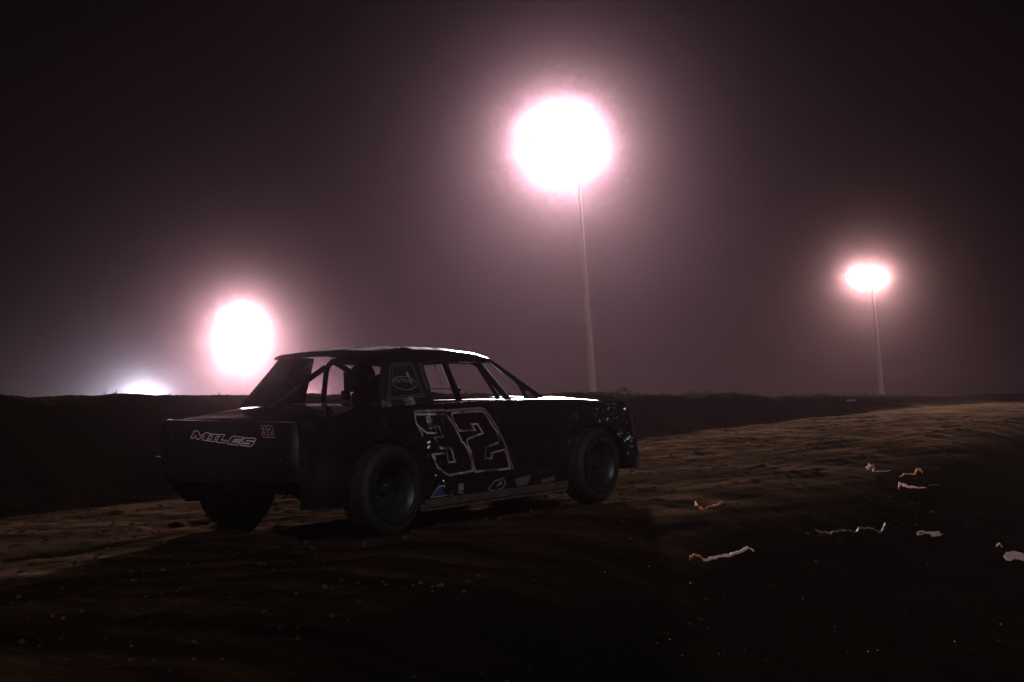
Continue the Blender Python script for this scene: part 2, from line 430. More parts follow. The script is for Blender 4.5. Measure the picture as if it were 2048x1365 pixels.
print_on('race_number', [grid_fill(mn(THREE), .025), grid_fill(TWO, .03)], on_side(.003), M['decal_red'], door)
print_on('number_outline', [ribbon(mn(THREE), .017), ribbon(TWO, .017)], on_side(.0055), M['decal'], door)
print_on('number_border', [ribbon(mn(OUTER), .018, False)], on_side(.004), M['decal_dim'], door)
# rocker and door stickers
SKIRT = lambda off: (lambda x, z: (x, -.795 - off, z))
rect = lambda x0, x1, z0, z1, sk=0.: [(x0, z0), (x1, z0), (x1+sk, z1), (x0+sk, z1)]
mb = MB().box(.42, 2.32, -.795, -.775, .168, .33)
skirt = mb.build('side_skirt', M['plastic'], car)
print_on('blue_sticker', [fill([(.56,.232),(.80,.228),(.80,.29),(.655,.30)])], SKIRT(.004), M['decal_blue'], skirt)
print_on('sticker_border', [ribbon([(.545,.224),(.81,.221),(.81,.295),(.648,.303)], .009)], SKIRT(.006), M['decal'], skirt)
print_on('white_sticker', [fill([(.885,.222),(.945,.222),(.945,.232),(.90,.232),(.90,.245),(.95,.245),(.95,.30),(.885,.30)])], SKIRT(.004), M['decal_dim'], skirt)
print_on('shield_sticker', [ribbon([(1.27,.235),(1.30,.212),(1.38,.205),(1.46,.222),(1.50,.262),(1.47,.30),(1.36,.285)], .010), fill([(1.36,.235),(1.45,.25),(1.455,.285),(1.40,.26)])], SKIRT(.004), M['decal_dim'], skirt)
print_on('grey_sticker', [fill([(1.66,.215),(1.80,.225),(1.86,.30),(1.62,.28)])], SKIRT(.004), M['plate_line'], skirt)
print_on('grey_sticker', [fill([(2.0,.215),(2.2,.222),(2.2,.26),(2.02,.25)])], SKIRT(.004), M['plate_line'], skirt)
mb = MB(); mb.box(.42, 2.31, -.862, -.796, .158, .178); mb.box(.42, 2.31, -.862, -.845, .179, .215)
mb.box(.42, 2.31, -.85, -.80, .128, .156)
mb.build('rub_rail', M['rail'], car)

# --- tail
TAIL_TOP = lambda y: .878 + .012*y/.77 + .004
def tail_low(y):
    return float(np.interp(y, [-.77,-.6,-.13,.32,.60,.70,.765,.772], [.44,.445,.45,.42,.43,.46,.58,.66]))
def tail_x(y, z):
    return -.80 + .10*max(0, (abs(y)-.66)/.11)**2 - .03*math.exp(-((z-.62)/.14)**2) + .02*max(0, (.55-z)/.15)
def build_tail():
    ny, nz = 60, 22; V = []; Fc = []
    for l in (0, 1):
        for i in range(ny):
            y = -.772 + 1.544*i/(ny-1); a, b = tail_low(y), TAIL_TOP(y)
            for j in range(nz):
                z = a + (b-a)*j/(nz-1); V.append((tail_x(y, z) + l*.03, y, z))
    n = ny*nz; I = lambda l, i, j: l*n+i*nz+j
    for i in range(ny-1):
        for j in range(nz-1):
            Fc.append((I(0,i,j), I(0,i,j+1), I(0,i+1,j+1), I(0,i+1,j))); Fc.append((I(1,i,j), I(1,i+1,j), I(1,i+1,j+1), I(1,i,j+1)))
    for i in range(ny-1):
        Fc.append((I(0,i,0), I(0,i+1,0), I(1,i+1,0), I(1,i,0))); Fc.append((I(0,i,nz-1), I(1,i,nz-1), I(1,i+1,nz-1), I(0,i+1,nz-1)))
    for j in range(nz-1):
        Fc.append((I(0,0,j), I(1,0,j), I(1,0,j+1), I(0,0,j+1))); Fc.append((I(0,ny-1,j), I(0,ny-1,j+1), I(1,ny-1,j+1), I(1,ny-1,j)))
    return mesh_obj('tail_panel', V, Fc, M['plastic'], car, auto=.9)
tail = build_tail()
def on_tail(off): return lambda y, z: (tail_x(y, z) - off, y, z)
LET = {
'M': [(0.391, 0.757), (0.355, 0.81), (0.322, 0.81), (0.297, 0.799), (0.282, 0.77), (0.22, 0.797), (0.168, 0.791), (0.206, 0.738), (0.255, 0.743), (0.235, 0.772), (0.305, 0.746), (0.324, 0.752), (0.337, 0.776), (0.357, 0.754)],
'I': [(0.166, 0.788), (0.064, 0.783), (0.073, 0.769), (0.1, 0.77), (0.118, 0.746), (0.101, 0.744), (0.113, 0.73), (0.2, 0.738), (0.192, 0.751), (0.162, 0.748), (0.143, 0.772), (0.174, 0.775)],
'L': [(0.06, 0.784), (0.009, 0.782), (0.043, 0.744), (-0.016, 0.741), (0.006, 0.723), (0.087, 0.726), (0.097, 0.736)],
'E': [(-0.021, 0.723), (-0.068, 0.768), (-0.081, 0.772), (-0.201, 0.763), (-0.185, 0.747), (-0.101, 0.749), (-0.093, 0.744), (-0.177, 0.741), (-0.169, 0.732), (-0.085, 0.737), (-0.074, 0.729), (-0.158, 0.725), (-0.144, 0.707), (-0.028, 0.716)],
'S': [(-0.186, 0.743), (-0.207, 0.759), (-0.316, 0.758), (-0.33, 0.749), (-0.317, 0.736), (-0.232, 0.74), (-0.224, 0.736), (-0.32, 0.733), (-0.298, 0.707), (-0.275, 0.699), (-0.173, 0.706), (-0.158, 0.72), (-0.257, 0.716), (-0.268, 0.721), (-0.2, 0.724), (-0.184, 0.734)]}
print_on('driver_name', [fill(l) for l in LET.values()], on_tail(.003), M['decal_maroon'], tail)
print_on('name_outline', [ribbon(l, .0062) for l in LET.values()], on_tail(.0055), M['decal_tail'], tail)
def small(L):   # the same 32, small, leaning over the right end of the tail
    o = []
    for x, z in L:
        u = (x-.34)/1.24; w = (z-.37)/.51
        o.append((-.352 - .165*u + (-.012)*(w) , .762 + .088*w - .0*u))
    return o
print_on('small_number', [fill(small(THREE)), fill(small(TWO))], on_tail(.003), M['decal_red'], tail)
print_on('small_number_outline', [ribbon(small(THREE), .0042), ribbon(small(TWO), .0045)], on_tail(.0055), M['decal_warm'], tail)
for y, z in ((.62,.77),(.60,.66),(-.60,.60),(-.655,.585),(.20,.50)):
    mb = MB(); mb.lathe([(0,-.004),(.008,-.004),(.010,0),(0,0)], 10)
    k = len(mb.v) - 40
    mb.v[k:] = [(tail_x(y,z) - .004 + (p[1]), y + p[0], z + p[2]) for p in mb.v[k:]]
    mb.build('rivet', M['bolt'], tail)
# bumper bar and fuel cell below the tail
MB().tube([(-.70,.95,.585),(-.755,.80,.585),(-.76,.4,.585),(-.76,-.4,.585),(-.755,-.70,.585)], .022).build('bumper_bar', M['steel'], car)
mb = MB().box(-.62,-.12,-.42,.30,.335,.62); mb.box(-.64,-.10,-.44,.32,.45,.47)
mb.build('fuel_cell', M['inner'], car)
mb = MB(); mb.tube([(-.7,-.42,.50),(-.3,-.45,.42),(.5,-.45,.30),(2.6,-.42,.30)], .03); mb.tube([(-.7,.42,.50),(-.3,.45,.42),(.5,.45,.30),(2.6,.42,.30)], .03)
mb.tube([(-.66,-.45,.45),(-.66,.45,.45)], .025)
mb.build('frame_rails', M['steel'], car)
mb = MB(); mb.tube([(0,-.66,.345),(0,.66,.345)], .04, 12); mb.lathe([(0,-.16),(.10,-.12),(.14,0),(.10,.12),(0,.16)], 20, (0,0,.345), False)
mb.build('rear_axle', M['steel'], car)
mb = MB(); mb.tube([(2.74,-.66,.335),(2.74,.66,.335)], .035, 12); mb.tube([(2.4,-.3,.28),(2.74,-.62,.30)], .02); mb.tube([(2.4,.3,.28),(2.74,.62,.30)], .02)
mb.build('front_axle', M['steel'], car)

# --- trunk lid, hood, roof : thin curved sheets
def sheet(name, x0, x1, hw, zf, nx, ny, m, thick=.014, parent=car, lip=0.):
    V = []; Fc = []
    for l in (0, 1):
        for i in range(nx):
            x = x0 + (x1-x0)*i/(nx-1); h = float(hw(x))
            for j in range(ny):
                y = h*(2*j/(ny-1)-1); V.append((x, y, zf(x, y/h) - l*thick))
    n = nx*ny; I = lambda l, i, j: l*n+i*ny+j
    for i in range(nx-1):
        for j in range(ny-1):
            Fc.append((I(0,i,j), I(0,i+1,j), I(0,i+1,j+1), I(0,i,j+1))); Fc.append((I(1,i,j), I(1,i,j+1), I(1,i+1,j+1), I(1,i+1,j)))
    for i in range(nx-1):
        Fc.append((I(0,i,0), I(1,i,0), I(1,i+1,0), I(0,i+1,0))); Fc.append((I(0,i,ny-1), I(0,i+1,ny-1), I(1,i+1,ny-1), I(1,i,ny-1)))
    for j in range(ny-1):
        Fc.append((I(0,0,j), I(0,0,j+1), I(1,0,j+1), I(1,0,j))); Fc.append((I(0,nx-1,j), I(1,nx-1,j), I(1,nx-1,j+1), I(0,nx-1,j+1)))
    return mesh_obj(name, V, Fc, m, parent, auto=.9)
deck = sheet('trunk_lid', -.765, .30, ip([-.765,-.70,.3],[.70,.752,.755]),
      lambda x, t: float(BELT(x)) + .004 + .012*(1-t*t) - .02*max(0,(-.70-x)/.065)**2 + .003*float(vn(x*4, t*3, 71)) , 40, 24, M['deck'])
MB().box(.302,.36,-.66,.66,.952,.970).build('window_ledge', M['hood_paint'], car)
hood = sheet('hood', 2.12, 3.50, ip([2.12,3.0,3.4,3.5],[.752,.745,.72,.66]),
      lambda x, t: float(BELT(x)) + .004 + .022*(1-t**4) + .010*(1-abs(t))*math.sin((x-2.1)*2) + (.025*float(vn(x*5, t*6, 72)) + .012*float(vn(x*16,t*14,73)))*float(sstep(2.85,3.3,x)) + .004*float(vn(x*3,t*5,74)), 70, 50, M['hood_paint'])
cowl = sheet('cowl', 1.86, 2.10, lambda x: .752, lambda x, t: .934 + .012*(1-t*t), 6, 16, M['hood_paint'])
def roof_z(x, t):
    e = float(np.interp(x, [.12,.26,.6,1.0,1.4,1.58,1.68], [1.352,1.372,1.398,1.388,1.352,1.318,1.285]))
    return e + .022*(1-t*t) - .05*max(0, abs(t)-.86)**1.6*8 + .003*float(vn(x*4,t*4,75))
roof = sheet('roof', .245, 1.66, ip([.245,.3,1.3,1.6,1.66],[.592,.60,.605,.59,.57]), roof_z, 60, 50, M['paint'], .02)
for sgn in (-1, 1):
    xs = np.linspace(.25, 1.60, 22); mb = MB()
    for a, b in zip(xs[:-1], xs[1:]):
        za, zb2 = roof_z(a, 1)-.018, roof_z(b, 1)-.018
        la, lb = [float(np.interp(q, [.2,.5,1.4,1.6],[1.275,1.283,1.268,1.27]) if sgn < 0 else np.interp(q, [.2,.8,.95,1.1,1.6],[1.335,1.357,1.35,1.312,1.275])) for q in (a, b)]
        ho = .592
        mb.add([(a,sgn*ho,za),(b,sgn*ho,zb2),(b,sgn*(ho+.006),lb),(a,sgn*(ho+.006),la),(a,sgn*(ho-.03),za),(b,sgn*(ho-.03),zb2),(b,sgn*(ho-.024),lb),(a,sgn*(ho-.024),la)],
               [(0,1,2,3),(7,6,5,4),(3,2,6,7),(0,4,5,1)] + ([(0,3,7,4)] if a == xs[0] else []) + ([(1,5,6,2)] if b == xs[-1] else []))
    mb.build('roof_rail', M['paint'], car)
MB().box(.255,.285,-.56,.56,1.346,1.366).build('rear_header', M['paint'], car)
MB().box(1.575,1.61,-.55,.55,1.262,1.30).build('windshield_header', M['paint'], car)

# slanted side plates between belt and roof rail: y follows the tumblehome
ty = lambda z: -.77 + .55*(z-.95)
def plate(name, poly, m, sgn=1, thick=.012, parent=car, off=0.):
    P = [(x, sgn*(ty(z)-off), z) for x, z in poly]; Q = [(x, sgn*(ty(z)-off+thick), z) for x, z in poly]
    n = len(P); Fc = [tuple(range(n)), tuple(range(2*n-1, n-1, -1))] + [(i, n+i, n+(i+1)%n, (i+1)%n) for i in range(n)]
    return mesh_obj(name, P+Q, Fc, m, parent, auto=.5)
wp = plate('window_panel', [(.031,.955),(.655,.945),(.735,1.28),(.265,1.295)], M['lexan'])
on_plate = lambda off: (lambda x, z: (x, ty(z)-off, z))
print_on('panel_border', [ribbon([(.344,1.267),(.600,1.279),(.575,1.01),(.141,.997)], .008), ribbon([(.368,1.252),(.590,1.262),(.553,1.027),(.172,1.012)], .006)], on_plate(.004), M['plate_line'], wp)
def text_mesh(s, size, shear=0.):
    cu = bpy.data.curves.new('txt', 'FONT'); cu.body = s; cu.size = size; cu.shear = shear; cu.align_x = 'CENTER'; cu.align_y = 'CENTER'; cu.resolution_u = 3
    ob = bpy.data.objects.new('txt', cu); col.objects.link(ob)
    me = bpy.data.meshes.new_from_object(ob.evaluated_get(bpy.context.evaluated_depsgraph_get()))
    V = [Vector((v.co.x, v.co.y)) for v in me.vertices]; Fc = [tuple(p.vertices) for p in me.polygons]
    bpy.data.objects.remove(ob); bpy.data.curves.remove(cu); bpy.data.meshes.remove(me)
    return V, Fc
ell = lambda cx, cz, rx, rz, n=24: [(cx+rx*math.cos(2*math.pi*i/n), cz+rz*math.sin(2*math.pi*i/n)) for i in range(n)]
tv, tf = text_mesh('Ice House', .055)
tv = [Vector((.415+p.x*.95, 1.140+p.y)) for p in tv]
print_on('oval_logo', [(tv, tf), ribbon(ell(.41,1.118,.135,.052), .005), fill(ell(.490,1.183,.017,.022)), fill(rect(.484,.496,1.10,1.17))], on_plate(.004), M['plate_logo'], wp)
pv, pf = text_mesh('LENSPD RCOLJMF', .036)
L0 = min(p.x for p in pv); L1 = max(p.x for p in pv)
pv = [Vector((.665+.048*(.5-(p.x-L0)/(L1-L0)) + p.y*1.0, 1.282-.225*(p.x-L0)/(L1-L0) + p.y*.1)) for p in pv]
print_on('pillar_lettering', [(pv, pf)], on_plate(.005), M['decal_dim'], wp)
print_on('striped_sticker', [fill([(.303,1.003-.0155*i),(.432,1.012-.0155*i),(.430,1.001-.0155*i),(.302,.992-.0155*i)]) for i in range(4)], on_plate(.006), M['decal'], wp)
print_on('contingency_sticker', [fill(rect(.045+.028*i+.004*((i*7+j*3)%4), .066+.028*i+.003*((i+j)%3), .945+.014*j, .954+.014*j)) for i in range(4) for j in range(3+(i%2))], on_plate(.006), M['decal_dim'], wp)
plate('sail_panel', [(.0,.955),(.73,.955),(.655,1.345),(.27,1.355)], M['paint'], -1)
for sgn in (-1, 1):
    plate('windshield_pillar', [(1.555,1.29),(1.61,1.30),(2.125,.945),(2.03,.945)], M['paint'], -sgn, .03)
plate('pillar_gusset', [(1.84,1.085),(1.885,1.085),(2.06,.945),(1.84,.945)], M['lexan'], 1, .012, car, .002)
print_on('gusset_sticker', [fill([(1.875,1.01),(1.93,1.01),(1.955,.975),(1.885,.975)]), fill([(1.885,.968),(1.957,.968),(1.965,.955),(1.887,.955)])], on_plate(.005), M['decal_dim'], car.children[-1])
# nose
def build_nose():
    V = []; Fc = []; prof = [(3.46,.865),(3.525,.80),(3.575,.68),(3.605,.52),(3.625,.36),(3.615,.255),(3.56,.235)]
    ys = np.linspace(-.755, .755, 30); m_ = len(prof)
    for l in (0, .02):
        for y in ys:
            for x, z in prof:
                V.append((x - l - .10*abs(y/.755)**4*(.5) + .02*float(vn(y*6, z*6, 81)), y, z - l*.3 + .012*float(vn(y*7, x*7+z*5, 82))))
    n = len(ys)*m_; I = lambda l, i, j: l*n+i*m_+j
    for i in range(len(ys)-1):
        for j in range(m_-1):
            Fc.append((I(0,i,j),I(0,i,j+1),I(0,i+1,j+1),I(0,i+1,j))); Fc.append((I(1,i,j),I(1,i+1,j),I(1,i+1,j+1),I(1,i,j+1)))
    for j in range(m_-1):
        Fc.append((I(0,0,j),I(1,0,j),I(1,0,j+1),I(0,0,j+1))); Fc.append((I(0,len(ys)-1,j),I(0,len(ys)-1,j+1),I(1,len(ys)-1,j+1),I(1,len(ys)-1,j)))
    return mesh_obj('nose_panel', V, Fc, M['plastic'], car, auto=.9)
build_nose()
mb = MB(); mb.tube([(3.47,-.745,.80),(3.53,-.75,.72),(3.585,-.755,.52),(3.615,-.76,.36),(3.615,-.76,.26)], .012)
mb.tube([(3.60,-.75,.40),(3.61,-.755,.26),(3.56,-.76,.24)], .024)
mb.build('nose_edge_trim', M['rail'], car)
MB().box(2.72,2.88,-.70,-.685,.70,.735).build('shock_plate', M['greyscrap'], car)

# --- roll cage
mb = MB()
mb.tube([(.66,-.56,.25),(.68,-.575,.98),(.74,-.52,1.25),(.75,-.42,1.32),(.75,.38,1.32),(.75,.46,1.29),(.75,.50,1.24),(.75,.55,.97),(.75,.60,.25)], .024)
mb.tube([(.74,.50,1.265),(.57,.57,1.15),(.05,.62,.86)], .024); mb.tube([(.74,-.50,1.27),(.40,-.52,1.05),(.05,-.55,.86)], .012)
mb.tube([(.75,.43,1.32),(.75,.21,1.215),(.75,-.5,.85)], .024)
mb.tube([(.75,-.42,1.31),(1.47,-.50,1.275),(1.53,-.545,1.235),(1.93,-.56,.90),(2.05,-.56,.45)], .026)
mb.tube([(.75,.42,1.31),(1.50,.48,1.275),(1.56,.545,1.235),(2.0,.56,.90),(2.05,.56,.45)], .024)
mb.tube([(1.60,-.28,1.285),(1.775,-.30,1.258),(2.10,-.30,.92)], .018)
mb.tube([(1.60,0,1.29),(1.70,0,1.277),(1.906,0,.92)], .030)
mb.tube([(1.90,-.56,.90),(1.92,.56,.90)], .024)
for z in (.42,.58,.74):
    mb.tube([(.68,-.57,z),(1.3,-.66,z),(2.0,-.57,z)], .02, 8); mb.tube([(.75,.57,z),(1.3,.66,z),(2.0,.57,z)], .02, 8)
mb.build('roll_cage', M['steel'], car)
mb = MB(); mb.tube([(2.02,.40,1.30),(2.16,.40,1.048)], .004, 6); mb.tube([(1.84,.40,1.30),(1.98,.40,1.047)], .004, 6); mb.tube([(1.90,.40,1.048),(2.30,.40,1.04)], .004, 6)
mb.build('window_wires', M['inner'], car)
MB().lathe([(0,-.02),(.016,-.015),(.02,0),(.016,.015),(0,.02)], 12, (1.855,-.03,1.035), False).build('mirror_knob', M['steel'], car)
# --- interior
mb = MB(); mb.box(-.45,.70,-.66,.66,.70,.72); mb.box(.70,.72,-.66,.66,.20,.88); mb.build('rear_deck_sheet', M['inner'], car)
MB().box(.66,2.2,-.70,.70,.20,.225).build('floor_pan', M['inner'], car)
MB().box(2.2,2.225,-.72,.72,.22,.90).build('firewall', M['inner'], car)
mb = MB(); mb.box(1.72,1.90,-.66,.66,.80,.905); mb.build('dashboard', M['inner'], car)
def seat():
    mb = MB()
    mb.box(.98,1.46,.08,.54,.36,.46); mb.box(.99,1.08,.14,.46,.46,1.06)
    mb.box(1.0,1.28,.09,.13,.46,.80); mb.box(1.0,1.28,.50,.54,.46,.80)
    s = mb.build('seat', M['seat'], car)
    bm = bmesh.new(); bm.from_mesh(s.data); bmesh.ops.bevel(bm, geom=bm.edges[:], offset=.018, segments=2, affect='EDGES'); bm.to_mesh(s.data); bm.free()
    # round head rest behind, side bolster and the padded right-hand head support
    b = MB(); b.lathe([(.0,-.07),(.09,-.068),(.122,-.05),(.130,0),(.122,.05),(.09,.068),(0,.07)], 36, (0,0,0), False)
    v = [(1.0 + p[1]*.9, .322 + p[0]*.94, 1.168 + p[2]*.94) for p in b.v]
    mesh_obj('headrest', v, b.f, M['seat'], s, auto=.7)
    b = MB(); b.box(.955,1.03,.30,.50,1.05,1.222); b.box(.95,.99,.46,.53,.985,1.062)
    h = b.build('side_bolster', M['seat'], s)
    P = [(.755,1.012),(.84,1.012),(1.02,1.12),(1.03,1.185),(1.0,1.197),(.745,1.05)]
    V = [(x, y, z) for y in (.09,.15) for x, z in P]; n = len(P)
    pd = mesh_obj('head_support_pad', V, [tuple(range(n)), tuple(range(2*n-1,n-1,-1))] + [(i,n+i,n+(i+1)%n,(i+1)%n) for i in range(n)], M['pad'], s)
    bm = bmesh.new(); bm.from_mesh(pd.data); bmesh.ops.bevel(bm, geom=bm.edges[:], offset=.01, segments=2, affect='EDGES'); bmesh.ops.recalc_face_normals(bm, faces=bm.faces); bm.to_mesh(pd.data); bm.free()
seat()
b = MB()
n = 28
ring = [(1.55 + .055*math.sin(2*math.pi*i/n), .30 + .17*math.cos(2*math.pi*i/n), .83 + .16*math.sin(2*math.pi*i/n)) for i in range(n+1)]
b.tube(ring, .014, 8); b.tube([(1.55,.30,.83),(1.85,.30,.72)], .018, 8); b.tube([(1.55,.14,.83),(1.55,.46,.83)], .01, 8)
b.build('steering_wheel', M['steel'], car)

# --- wheels
def tyre_profile(R):
    return [(.222,-.118),(.245,-.132),(.285,-.142),(R-.035,-.138),(R-.012,-.122),(R-.002,-.095),(R,-.05),(R,.05),(R-.002,.095),(R-.012,.122),(R-.035,.138),(.285,.142),(.245,.132),(.222,.118)]
def wheel(x, y, R, front):
    sg = 1 if y > 0 else -1
    w = MB()
    # centre disc sits deep in the dish
    din = .02 if front else -.035
    w.lathe([(0,sg*din),(.06,sg*(din+.012)),(.10,sg*(din+.004)),(.165,sg*(din+.0)),(.188,sg*(din-.02)),(.188,sg*(din-.032)),(.10,sg*(din-.02)),(0,sg*(din-.02))], 40, (0,0,0), False)
    w.lathe([(0,sg*(din+.06)),(.028,sg*(din+.058)),(.034,sg*(din+.012)),(.034,sg*(din+.0))], 20, (0,0,0), False)
    wo = w.build('wheel', M['rim'], car); wo.location = (x, y, R-.006)
    b = MB().lathe([(r_, y_*.90) for r_, y_ in tyre_profile(R)], 72)
    # tread blocks: low ridges across the tread
    nb = 54
    for k in range(nb):
        a = 2*math.pi*k/nb; ca, sa = math.cos(a), math.sin(a); ta, tb = -sa, ca
        for y0, y1 in ((-.094,-.056),(-.043,-.006),(.007,.044),(.057,.095)):
            hw = .013; v = []
            for rr in (R-.004, R+.006):
                for yy, s_ in ((y0,-1),(y1,-1),(y1,1),(y0,1)):
                    v.append((rr*ca + ta*hw*s_, yy, rr*sa + tb*hw*s_))
            b.add(v, [(4,5,6,7),(0,1,5,4),(1,2,6,5),(2,3,7,6),(3,0,4,7)])
    b.build('tyre', M['rubber'], wo, .5)
    r = MB().lathe([(.226,-.120),(.232,-.128),(.238,-.122),(.228,-.108),(.205,-.085),(.195,0),(.205,.085),(.228,.108),(.238,.122),(.232,.128),(.226,.120),(.200,.095),(.188,.06),(.186,0),(.188,-.06),(.200,-.095)], 56)
    r.lathe([(.238,sg*.126),(.250,sg*.134),(.250,sg*.140),(.236,sg*.142),(.212,sg*.132),(.214,sg*.124)], 56)
    r.build('rim', M['rim'], wo, .5)
    nbolt = 20 if front else 5
    rb = .231 if front else .065
    if sg > 0: return
    for k in range(nbolt):
        a = 2*math.pi*(k+.3)/nbolt
        yb = sg*(.143 if front else din+.022)
        c = (rb*math.cos(a), yb, rb*math.sin(a))
        bb = MB(); bb.lathe([(0,.006*sg),(.006,.006*sg),(.0085,0),(.0085,-.008*sg)], 6, c, False)
        bb.build('wheel_bolt', M['bolt'], wo, .4)
for x, R, fr in ((0,.336,False),(2.74,.328,True)):
    for y in (-.80, .80): wheel(x, y, R, fr)
# inner wheel wells
for sg in (-1, 1):
    MB().box(-.42,.45,sg*.56-.006,sg*.56+.006,.33,.80).build('wheel_well', M['inner'], car); mb = MB(); mb.box(2.30,3.35,sg*.56-.006,sg*.56+.006,.32,.84); mb.build('wheel_well', M['inner'], car)

# ------------------------------------------------------------------ floodlight poles
def floodlight_pole(base_px, top_px, depth, rack, heads, r0, r1, power, lcol, label, sleeve=False, lens='lens', nl=2, rows=(0.,)):
    top = at_depth(*top_px, depth); base = at_depth(*base_px, depth)
    gz = ground_z(base.x, base.y) - .15
    ax = (top-base); k = (gz-base.z)/ax.z; foot = base + ax*k
    root = empty('floodlight_pole', foot)
    tag(root, label, 'floodlight pole', 'floodlight poles round the track')
    H = top - foot
    MB().tube([(0,0,0), H*.35, H*.7, H*1.02], r0, 14, r1).build('pole', M['pole'], root)
    if sleeve: MB().tube([(0,0,0), H*.12, H*.18], r0*1.45, 14, r0*1.02).build('pole_sleeve', M['pole'], root)
    x0, x1 = [(q-top_px[0])/F*depth for q in rack]
    for up in rows:
        if len(rows) > 2:
            k = math.sqrt(1 - (up/(max(rows)*1.10))**2); x0, x1 = [((q-top_px[0])*k + (sum(rack)/2-top_px[0])*(1-k))/F*depth for q in rack]
        arm = MB(); arm.tube([H + Vector((x0,-.12,up)), H + Vector((x1,-.12,up))], .05, 8); arm.build('crossarm', M['housing'], root)
        for i in range(heads):
            x = x0 + (x1-x0)*(i+.5)/heads; c = H + Vector((x, -.30, up))
            hb = MB(); hb.lathe([(.08,.16),(.16,.10),(.22,-.02),(.24,-.10),(.215,-.10),(.20,-.02),(.14,.09),(.06,.13)], 20, (0,0,0))
            fl = hb.build('floodlight', M['housing'], root); fl.location = c; fl.rotation_euler = (.35, 0, 0)
            MB().lathe([(0,-.095),(.212,-.085),(.212,-.078),(0,-.078)], 20, (0,0,0), False).build('lens', M[lens], fl)
        for i in range(nl):
            x = x0 + (x1-x0)*(i+.5)/nl
            ld = bpy.data.lights.new('floodlight_lamp', 'SPOT'); ld.spot_size = math.radians(80); ld.spot_blend = .9; ld.energy = power/nl/len(rows); ld.color = lcol; ld.shadow_soft_size = .12
            lo = bpy.data.objects.new('floodlight_lamp', ld); col.objects.link(lo); lo.parent = root
            lo.location = H + Vector((x, -.72, up - .12))
            aim = Vector((-top.x*.8, -top.y, 0)).normalized() + Vector((0,0,-math.tan(math.radians(37))))
            lo.rotation_euler = aim.to_track_quat('-Z', 'Y').to_euler()
    return root
P1 = 3.9e5
floodlight_pole((1187,787), (1152,288), 60, (1040,1204), 7, .15, .06, P1, (1,.88,.92), 'tallest floodlight pole, blazing pink-white above the race car hood', nl=3, rows=(-.9,-.3,.3,.9))
floodlight_pole((1763,785), (1742,552), 120, (1694,1768), 6, .26, .13, P1*.46, (1,.80,.72), 'floodlight pole at right with a warm bright rack of lamps', sleeve=True, nl=2)
floodlight_pole((494,790), (487,662), 180, (462,512), 5, .06, .045, P1*5.6, (1,.86,.88), 'distant floodlight pole glowing white behind the car roof', nl=2, rows=(-1.4,0,1.4))
floodlight_pole((292,826), (291,812), 140, (266,316), 4, .10, .08, P1*20, (.60,.88,1.), 'low cool-white floodlight mast half hidden behind the ridge at left', lens='lens_cool', nl=1)

floodlight_pole((604,836), (603,826), 150, (590,618), 3, .10, .08, P1*10, (1,.72,.86), 'assumed low floodlight mast, added unseen behind the ridge and the car cabin', nl=1)  # unseen mast, assumed from the horizon glow and added to brighten the haze there

# ------------------------------------------------------------------ ridge scrub
def shrub(name, p, h, w, n, seed, label, group):
    r = random.Random(seed); mb = MB()
    for i in range(n):
        a = r.uniform(0, 6.28); rr = w*math.sqrt(r.random())*.5; z = h*r.random()**.7*(1-.5*(rr/(w*.5))**2)
        s = h*r.uniform(.08,.17); d = Vector((r.uniform(-1,1), r.uniform(-1,1), r.uniform(-.2,1))).normalized(); e = d.orthogonal().normalized()
        c = Vector((rr*math.cos(a), rr*math.sin(a), z))
        mb.add([c - e*s*.5, c + d*s, c + e*s*.5, c - d*s*.6], [(0,1,2,3)])
    for i in range(5):
        a = r.uniform(0, 6.28); mb.tube([(0,0,-.05), (w*.2*math.cos(a), w*.2*math.sin(a), h*.5), (w*.36*math.cos(a), w*.36*math.sin(a), h*.85)], h*.02, 5, h*.006)
    o = mesh_obj(name, mb.v, mb.f, M['bush']); o.location = p
    return tag(o, label, 'shrub', group)
bushes = [(1245,11,70,.9),(1222,4,70,1.2),(1330,4,78,1.8),(1384,5,82,1.4),(1420,7,85,2.0),(1476,5,88,1.5),(1160,5,66,1.5),(1130,4,62,1.3),(1195,4,55,.9),(340,5,52,.6),(322,4,48,.5),(215,4,48,.8),(150,4,48,.7),(455,4,48,.7),(1540,3,60,1.2),(1640,3,60,1.2)]
for i, (u, px, d, w) in enumerate(bushes):
    dr = pix_dir(u, 790); kk = np.arange(9, 110, .2); xx = dr.x/dr.y*kk; ddx = xx - CAR_T.x; ddy = kk - CAR_T.y
    zz = terrain(ddx*EX[0]+ddy*EX[1], ddx*EY[0]+ddy*EY[1])[0]; m_ = int(np.argmax((zz-CAM_Z)/kk)); d = float(kk[m_])
    p = Vector((float(xx[m_]), d, 0)); gz = float(zz[m_]); h = px/F*d*1.7; w = w*h*2.2
    words = ['tallest round shrub on the dark ridge beyond the car nose', 'low shrub beside the tallest ridge shrub'] + [None]*20
    lab = words[i] or 'small dark shrub breaking the dark skyline ridge'
    shrub('shrub', (p.x, p.y, gz-.03), h, w, 90, 100+i, lab, 'small dark shrubs along the ridge')
